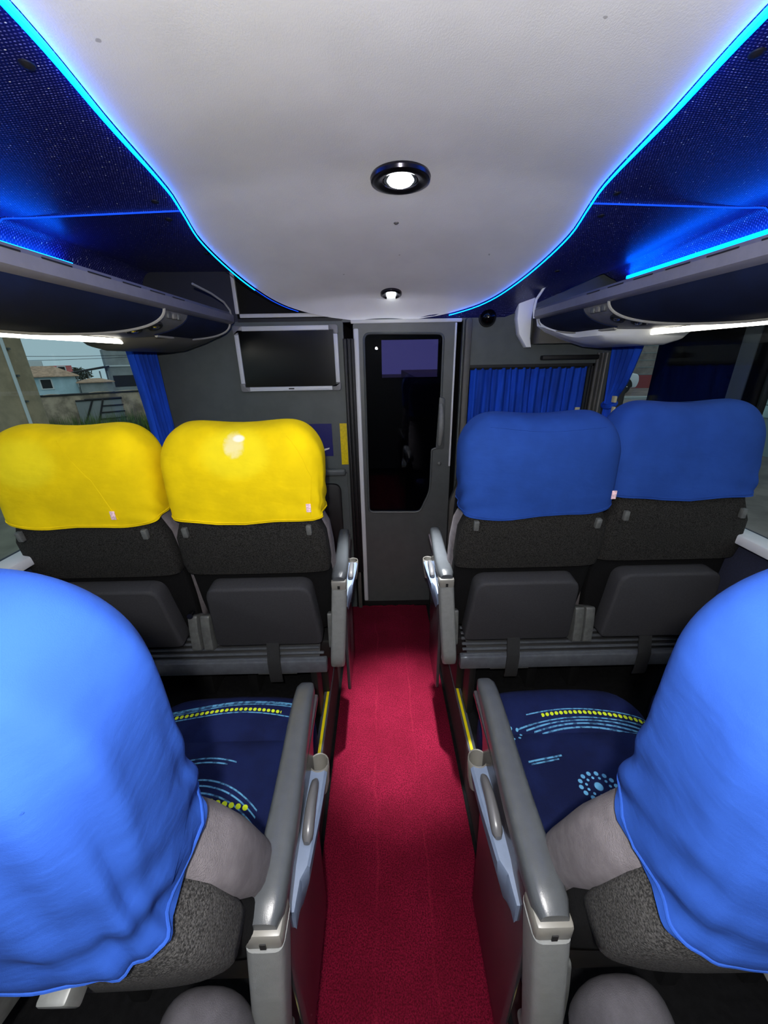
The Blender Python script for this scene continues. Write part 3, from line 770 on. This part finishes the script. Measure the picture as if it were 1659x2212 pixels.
        for (yy, wt, zt, zb) in ((.05, .008, .535, .49), (.085, .012, .545, .46), (.10, .024, .552, .44), (.19, .032, .556, .42), (.245, .034, .556, .42), (.252, .034, .556, .43)):
            ins.append([wp(0, yy, zt), wp(wt*.85, yy, zt), wp(wt, yy, zt-.006), wp(wt*.8, yy, zt-.05), wp(.004, yy, zb), wp(0, yy, zb)])
        mesh('console', *loftvf(ins), 'insert', ar, ang=25)
        cupc = (so+s*.026, .268, 0); CR = .020
        prof = [(CR-.009, .47), (CR-.003, .50), (CR, .538), (CR, .557), (CR-.001, .5585), (CR-.0025, .557), (CR-.004, .51), (CR-.006, .49), (.001, .485), (.001, .47)]
        mesh('cup_holder', *lathevf(prof, 28, 'z', cupc), 'cap', ar)
        secs = []
        for k in range(15):
            v = k/14; yy = .125+.105*v; e = (1-abs(2*v-1)**6)**.5
            secs.append([(so+s*.026+px, yy, .562+.012*math.sin(PI*v)+pz) for px, pz in superell(.0092*(.5+.5*e)*(1.15-.3*v), .013*(.4+.6*e), 2.4, 16)])
        mesh('lever', *loftvf(secs), 'lever', ar)
    else:
        tube('side_lever', [(.215, .02, .50), (.222, -.01, .505)], .010, 'chrome', t, 10)
    return t
G1, G2 = 'seats in the row nearest the camera', 'seats in the row ahead, seen from behind'
SX, WX = .437, .924
seat(-.443, .262, 15, 'blue', 'near left aisle seat with a large creased bright blue headrest cover', G1, 1, True, .0030, 'cushL', None, 'shell_near', ((.205, -.16, .62, .12),), width=.225, top=.755, h0=.455, armx=.242)
seat(.437, .262, 15, 'blue', 'near right aisle seat with a large smooth bright blue headrest cover', G1, -1, True, .0009, 'cushR', None, 'shell_near', ((-.2, -.03, .45, .85),), width=.236, top=.75, h0=.435)
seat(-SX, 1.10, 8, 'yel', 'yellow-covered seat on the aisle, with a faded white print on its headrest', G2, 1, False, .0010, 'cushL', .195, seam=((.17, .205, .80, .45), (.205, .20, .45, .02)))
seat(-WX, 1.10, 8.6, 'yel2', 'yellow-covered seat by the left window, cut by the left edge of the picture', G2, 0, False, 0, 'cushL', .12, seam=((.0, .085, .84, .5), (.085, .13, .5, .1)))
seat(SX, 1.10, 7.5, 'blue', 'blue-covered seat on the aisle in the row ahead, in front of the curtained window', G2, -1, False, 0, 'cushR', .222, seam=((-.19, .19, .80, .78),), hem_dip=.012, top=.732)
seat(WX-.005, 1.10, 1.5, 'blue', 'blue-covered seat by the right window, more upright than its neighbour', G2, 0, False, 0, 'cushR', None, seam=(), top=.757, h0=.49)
seat(-WX, .262, 12, 'blue', 'blue-covered window seat beyond the near left aisle seat', G1, 0, False, 0, 'cushL', None, 'shell_near', top=.75, h0=.455)
seat(WX, .262, 12, 'blue', 'blue-covered window seat beyond the near right aisle seat', G1, 0, False, 0, 'cushR', None, 'shell_near', top=.75, h0=.455)
for sx, lb in ((-1, 'behind the yellow seats'), (1, 'behind the farther blue seats')):
    f = empty('footrest', (sx*.66, 1.09, PZ)); tag(f, 'ribbed grey footrest bar with black straps %s' % lb, 'footrest', 'folded footrests')
    x0, x1 = -.42, .42
    def fx(a, y, z): return (a, y, z)
    box('front_bar', x0, x1, -.03, .0, .268, .322, 'alu', f, .006)
    prism('plank', [(-.012, .30), (.075, .375), (.085, .36), (.0, .285)], x0+.03, x1-.03, 'black', f, plane='yz')
    for k in range(6):
        yy = -.016+.0145*k; zz = .316+.0122*k
        box('rib', x0+.012, x1-.012 if k < 2 else x1-.03, yy, yy+.010, zz, zz+.008, 'alu', f, .0025)
    bx = sx*-.235
    tube('hinge_rod', [(bx-.07, -.012, .258), (bx+.07, -.012, .258)], .006, 'metal', f, 8)
    st_ = [(-.02, .40), (-.028, .37), (-.035, .345), (-.040, .33), (-.040, .25), (-.035, .235), (-.03, .235), (-.034, .25), (-.034, .33), (-.028, .345), (-.022, .37), (-.014, .40)]
    prism('strap', st_, bx-.022, bx+.022, 'strap', f, plane='yz')
    prism('strap', st_, -bx-.022, -bx+.022, 'strap', f, plane='yz')
    for lx in (-.36, .36): box('bracket', lx-.012, lx+.012, .01, .09, .0, .32, 'black', f, .003)

# ================================================================== OUTSIDE, LEFT
M['ground'] = pm('dry_ground', (104, 100, 88), .95, 0, .3, .8)
M['grassm'] = pm('meadow_green', (84, 108, 50), .95, 0, .4, 5)
M['oldwall'] = pm('mossy_render', (164, 148, 128), .95, 0, .45, 2.2, .5, 12)
M['polem'] = pm('weathered_concrete', (156, 140, 114), .9, 0, .15, 3)
M['pblue'] = pm('pale_blue_paint', (176, 206, 216), .9, 0, .06, 1)
M['terra'] = pm('terracotta_tiles', (178, 146, 122), .9, 0, .2, 2)
M['pink'] = pm('pink_paint', (206, 112, 112), .9, 0, .1, 1)
M['offw'] = pm('white_paint', (206, 214, 216), .9)
M['concrete'] = pm('grey_concrete', (142, 148, 148), .9, 0, .12, .6)
M['dkopen'] = pm('dark_opening', (34, 36, 38), .8)
M['darkbar'] = pm('dark_iron', (30, 30, 32), .7)
M['leaf'] = pm('dark_foliage', (58, 66, 52), .95, 0, .4, 3)
M['blocks'] = pm('pale_blue_grey_block', (170, 190, 190), .9, 0, .12, 6, .4, 40)
M['mortar'] = pm('mortar', (128, 140, 140), .95)
M['brickfar'] = pm('brownish_block_wall', (128, 118, 112), .95, 0, .2, 3)
M['asphalt'] = pm('worn_paving', (112, 100, 96), .95, 0, .25, 2)
M['redp'] = pm('dull_red_paint', (136, 64, 62), .9)
M['carw'] = pm('white_car_paint', (200, 204, 210), .25)
M['tyre'] = pm('tyre_rubber', (18, 18, 19), .8)
M['rim'] = pm('alloy_rim', (168, 172, 178), .35, .6)
struct(mesh('ground_outside', *join(boxvf(-14, 3.4, -20, 18.5, -1.6, -1.2), boxvf(-140, 120, -20, 180, -5.2, -5.0)), 'ground', smooth=False))
sun = lamp('facade_fill_sun', 'SUN', (6, -6, 20), .55, (1.0, .96, .90), angle=math.radians(50)); sun.rotation_euler = Vector((-.50, .45, -.8)).to_track_quat('-Z', 'Y').to_euler()  # sun lamp added to brighten the house fronts under the overcast sky
def hill_wall():
    A, B = Vector((-13.0, 11.0)), Vector((-5.0, 17.8)); d = (B-A).normalized(); n = Vector((d.y, -d.x))
    t = empty('boundary_wall', (A.x, A.y, -1.2)); t.rotation_euler = (0, 0, math.atan2(d.y, d.x)); L = (B-A).length
    tag(t, 'old stained boundary wall outside the left window', 'wall')
    rnd = random.Random(3); pts = [(0, 0)]+[(L*k/24, 1.80+.03*rnd.uniform(-1, 1)) for k in range(25)]+[(L, 0)]
    prism('render', pts, 0, .2, 'oldwall', t)
    box('coping', 0, L, -.03, .23, 1.75, 1.80, 'dkopen', t, .01)
    g = empty('iron_gate', (0, 0, 0)); g.parent = t; g.location = (4.0, -.03, .95)
    box('backing', -.35, .95, .0, .02, -.6, .63, 'concrete', g)
    for a, b in (((-.35, -.35), (.12, .62)), ((.05, -.35), (.42, .62))): tube('diagonal_bar', [(a[0], -.02, a[1]), (b[0], -.02, b[1])], .03, 'darkbar', g, 6)
    for k in range(5): tube('rung', [(-.35+.1*(4-k) if k == 4 else .10+.09*k, -.02, -.25+.218*k), (.98, -.02, -.25+.218*k)], .024, 'darkbar', g, 6)
    tube('rung', [(-.1, -.02, .64), (.98, -.02, .64)], .035, 'darkbar', g, 6)
    # grass along its foot
    V, F = [], []; r = random.Random(5)
    ang = math.atan2(d.y, d.x)
    for k in range(9000):
        u = r.uniform(0, L); q = r.uniform(.05, 1.4); p = A+d*u+n*q; h = r.uniform(.6, 1.2)*(1.2 if r.random() < .12 else 1); a = r.uniform(0, PI); wd = .02
        x, y = p.x, p.y; i = len(V); lx, ly = r.uniform(-.12, .12), r.uniform(-.12, .12)
        V += [(x-wd*math.cos(a), y-wd*math.sin(a), -1.2), (x+wd*math.cos(a), y+wd*math.sin(a), -1.2), (x+lx, y+ly, -1.2+h)]; F.append((i, i+1, i+2))
    gr = mesh('grass', V, F, 'grassm', smooth=False); gr['kind'] = 'stuff'; gr['label'] = 'tall green grass at the foot of the old wall'; gr['category'] = 'grass'
hill_wall()
pl = empty('utility_pole', (-7.75, 8.45, -1.2)); tag(pl, 'broad beige concrete pole standing close outside the left window', 'pole')
mesh('shaft', *loftvf([[(px, py, z) for px, py in superell(.42-.02*z/6, .30-.02*z/6, 5, 24)] for z in (0, 2, 4, 6.5)]), 'polem', pl)
tube('conduit', [(.40, -.24, 0), (.39, -.24, 6.4)], .03, 'offw', pl, 8)
for k in range(6): box('pole_step', .36, .46, -.2, -.17, .5+.5*k, .54+.5*k, 'metal', pl)
def house(name, c, w, d, z0, z1, wall, label, roof=None, wins=(), rot=.0, extra=None):
    t = empty(name, c); t.rotation_euler = (0, 0, rot); tag(t, label, 'house', 'houses beyond the left window')
    box('walls', -w/2, w/2, 0, d, z0, z1, wall, t)
    if roof:
        rh, ov, rm = roof
        V = [(-w/2-ov, -ov, z1-.05), (w/2+ov, -ov, z1-.05), (w/2+ov, d+ov, z1-.05), (-w/2-ov, d+ov, z1-.05), (-w/2*.35, d*.5, z1+rh), (w/2*.35, d*.5, z1+rh)]
        V += [(x, y, z-.12) for x, y, z in V[:4]]
        mesh('roof', V, [(0, 1, 5, 4), (1, 2, 5), (2, 3, 4, 5), (3, 0, 4), (0, 6, 7, 1), (1, 7, 8, 2), (2, 8, 9, 3), (3, 9, 6, 0), (6, 9, 8, 7)], rm, t, smooth=False)
    for (x0, x1, a, b) in wins:
        f = box('window', x0-.18, x1+.18, -.08, .0, a-.18, b+.18, 'offw', t); box('pane', x0, x1, -.10, -.07, a, b, 'dkopen', f)
    return t
ROT = .66
house('pale_blue_house', (-52.5, 64.2, 0), 7.6, 6, -4, -.15, 'pblue', 'pale blue house with a terracotta roof and one small window', (1.45, .55, 'terra'), ((-.7, .55, -2.0, -.7),), ROT)
house('small_annex', (-46.6, 66.8, 0), 4.4, 4, -4, -1.2, 'concrete', 'low annex with a terracotta roof to the right of the pale blue house', (.45, .4, 'terra'), (), ROT)
house('pink_house', (-66.5, 86.2, 0), 3.6, 5, -4, 1.25, 'pink', 'pink house front showing above the terracotta roof', None, ((-.5, .6, .1, 1.0),), ROT)
house('white_house', (-84.5, 99.5, 0), 5.4, 5, -4, 2.35, 'offw', 'white flat-topped house behind the terracotta roof', None, (), ROT)
t = house('grey_tower_house', (-47.6, 77.0, 0), 5.6, 5, -4, 3.9, 'concrete', 'tall plain grey concrete building beside the curtain', None, (), ROT)
box('dark_opening', -2.2, 1.2, -.05, .05, -2.6, -.6, 'dkopen', t); box('side_opening', 1.5, 2.6, -.05, .05, -2.6, -.6, 'dkopen', t); box('slab_edge', -2.9, 2.9, -.15, .0, .95, 1.2, 'offw', t)
t = house('unfinished_house', (-51.5, 73.5, 0), 5.0, 4.5, -4, -1.5, 'concrete', 'low unfinished grey house with a dark flat roof on posts', None, (), ROT)
for px in (-2.3, -.6, 1.2, 2.4): box('roof_post', px-.1, px+.1, .2, .4, -1.5, .25, 'concrete', t)
prism('flat_roof', [(-2.9, -.05), (2.8, .85), (2.8, 1.15), (-2.9, .2)], -.6, 4.5, 'dkopen', t); box('parapet', -2.5, 2.6, -.06, .1, -2.3, -1.4, 'offw', t)
def tree(c, R, H, label):
    t = empty('far_tree', c); tag(t, label, 'tree', 'trees behind the houses')
    tube('trunk', [(0, 0, -3), (0, 0, H*.4)], .25, 'polem', t, 8)
    r = random.Random(int(c[0]*10)); V, F = [], []
    for k in range(1500):
        d = Vector((r.gauss(0, 1), r.gauss(0, 1), r.gauss(0, 1))).normalized()*r.uniform(.75, 1.0)
        p = Vector((d.x*R, d.y*R, H*.3+d.z*H*.55)); a = Vector((r.gauss(0, 1), r.gauss(0, 1), r.gauss(0, 1)))*.28; b = Vector((r.gauss(0, 1), r.gauss(0, 1), r.gauss(0, 1)))*.28
        i = len(V); V += [p, p+a, p+b]; F.append((i, i+1, i+2))
    f = mesh('foliage', V, F, 'leaf', t, smooth=False); f['kind'] = 'stuff'
tree((-77, 103, -1.6), 4.0, 2.6, 'dark rounded tree right of the pink house')
tree((-66.0, 108.5, -2.0), 3.0, 2.2, 'lower dark tree left of the unfinished house')
for (a, b, sag, lb) in (((-62, 40, 3.6), (-30, 66, 2.9), .7, 'upper thin black power line crossing the sky outside'), ((-62, 42, 2.2), (-30, 70, 2.9), .5, 'lower thin black power line crossing the sky outside')):
    o = tube('power_line', [tuple(Vector(a).lerp(Vector(b), k/16)-Vector((0, 0, sag*4*(k/16)*(1-k/16)))) for k in range(17)], .03, 'darkbar', None, 5); tag(o, lb, 'cable', 'power lines')

# ================================================================== OUTSIDE, RIGHT
struct(box('raised_street', 3.4, 60, -10, 60, -1.25, -.08, 'asphalt'))
bw = empty('block_wall', (6.3, 0, -.08)); tag(bw, 'pale painted block wall close outside the right window', 'wall')
box('mortar', .012, .2, -4.05, 8.05, 0, 3.4, 'mortar', bw)
me = None; r = random.Random(11); nb = 0
for row in range(17):
    for colm in range(-10, 20):
        y0 = colm*.4+(.2 if row % 2 else 0)
        if row < 3 or y0 < 1.5 or y0 > 7.7: continue
        if me is None:
            o = box('block', 0, .03, 0, .39, 0, .19, 'blocks', bw, .008); me = o.data
        else:
            o = bpy.data.objects.new('block', me); COL.objects.link(o); o.parent = bw
        o.location = (-.012+r.uniform(-.004, .004), y0, row*.2)
fw = empty('far_wall', (8.0, 21.2, -.08)); fw.rotation_euler = (0, 0, -.2); tag(fw, 'brownish block wall far behind the parked car', 'wall')
box('masonry', 0, 16, 0, .3, 0, 4.2, 'brickfar', fw)
for k in range(1, 13): box('course_joint', 0, 16, -.012, .0, k*.33-.012, k*.33+.012, 'mortar', fw)
box('red_band', 0, 16, -.02, .0, .0, .62, 'redp', fw)
kb = box('kerb', 6.6, 16, 14.9, 15.3, -.08, -.0, 'concrete'); struct(kb)
car = empty('parked_car', (9.55, 16.9, -.08)); car.rotation_euler = (0, 0, math.radians(-8)); tag(car, 'white parked car on the street, its front wheel showing beside the right curtain', 'car')
prof = rounded([(-3.0, .28), (1.35, .28), (1.42, .55), (1.36, .82), (.55, .98), (-.1, 1.42), (-1.9, 1.48), (-2.75, 1.0), (-3.05, .85)], [.1, .1, .1, .12, .2, .2, .25, .2, .1])
prism('body', prof, .0, 1.6, 'carw', car, bev=.06)
prism('side_window', rounded([(.40, 1.0), (-.12, 1.36), (-1.8, 1.40), (-2.4, 1.0)], .08), -.012, .02, 'blackgloss', car)
for wx in (.78, -2.1):
    wv = mesh('wheel', *lathevf([(.2, -.03), (.30, -.03), (.325, 0), (.325, .16), (.3, .19), (.0, .19), (.0, -.005), (.2, -.005)], 32, 'y', (wx, 0, .325)), 'tyre', car)
    mesh('rim', *lathevf([(.0, -.03), (.06, -.035), (.06, -.02), (.17, -.015), (.19, -.034), (.205, -.03), (.205, .0), (.0, .0)], 28, 'y', (wx, 0, .325)), 'dkopen', wv)
    for k in range(5):
        a = 2*PI*k/5
        tube('spoke', [(wx+.03*math.cos(a), -.032, .325+.03*math.sin(a)), (wx+.19*math.cos(a), -.034, .325+.19*math.sin(a))], .022, 'rim', wv, 6)
    prism('wheel_arch', [(wx+.39*math.cos(a), .325+.39*math.sin(a)) for a in [PI*k/14 for k in range(15)]]+[(wx-.30, .29), (wx+.30, .29)], -.008, .0, 'tyre', car)
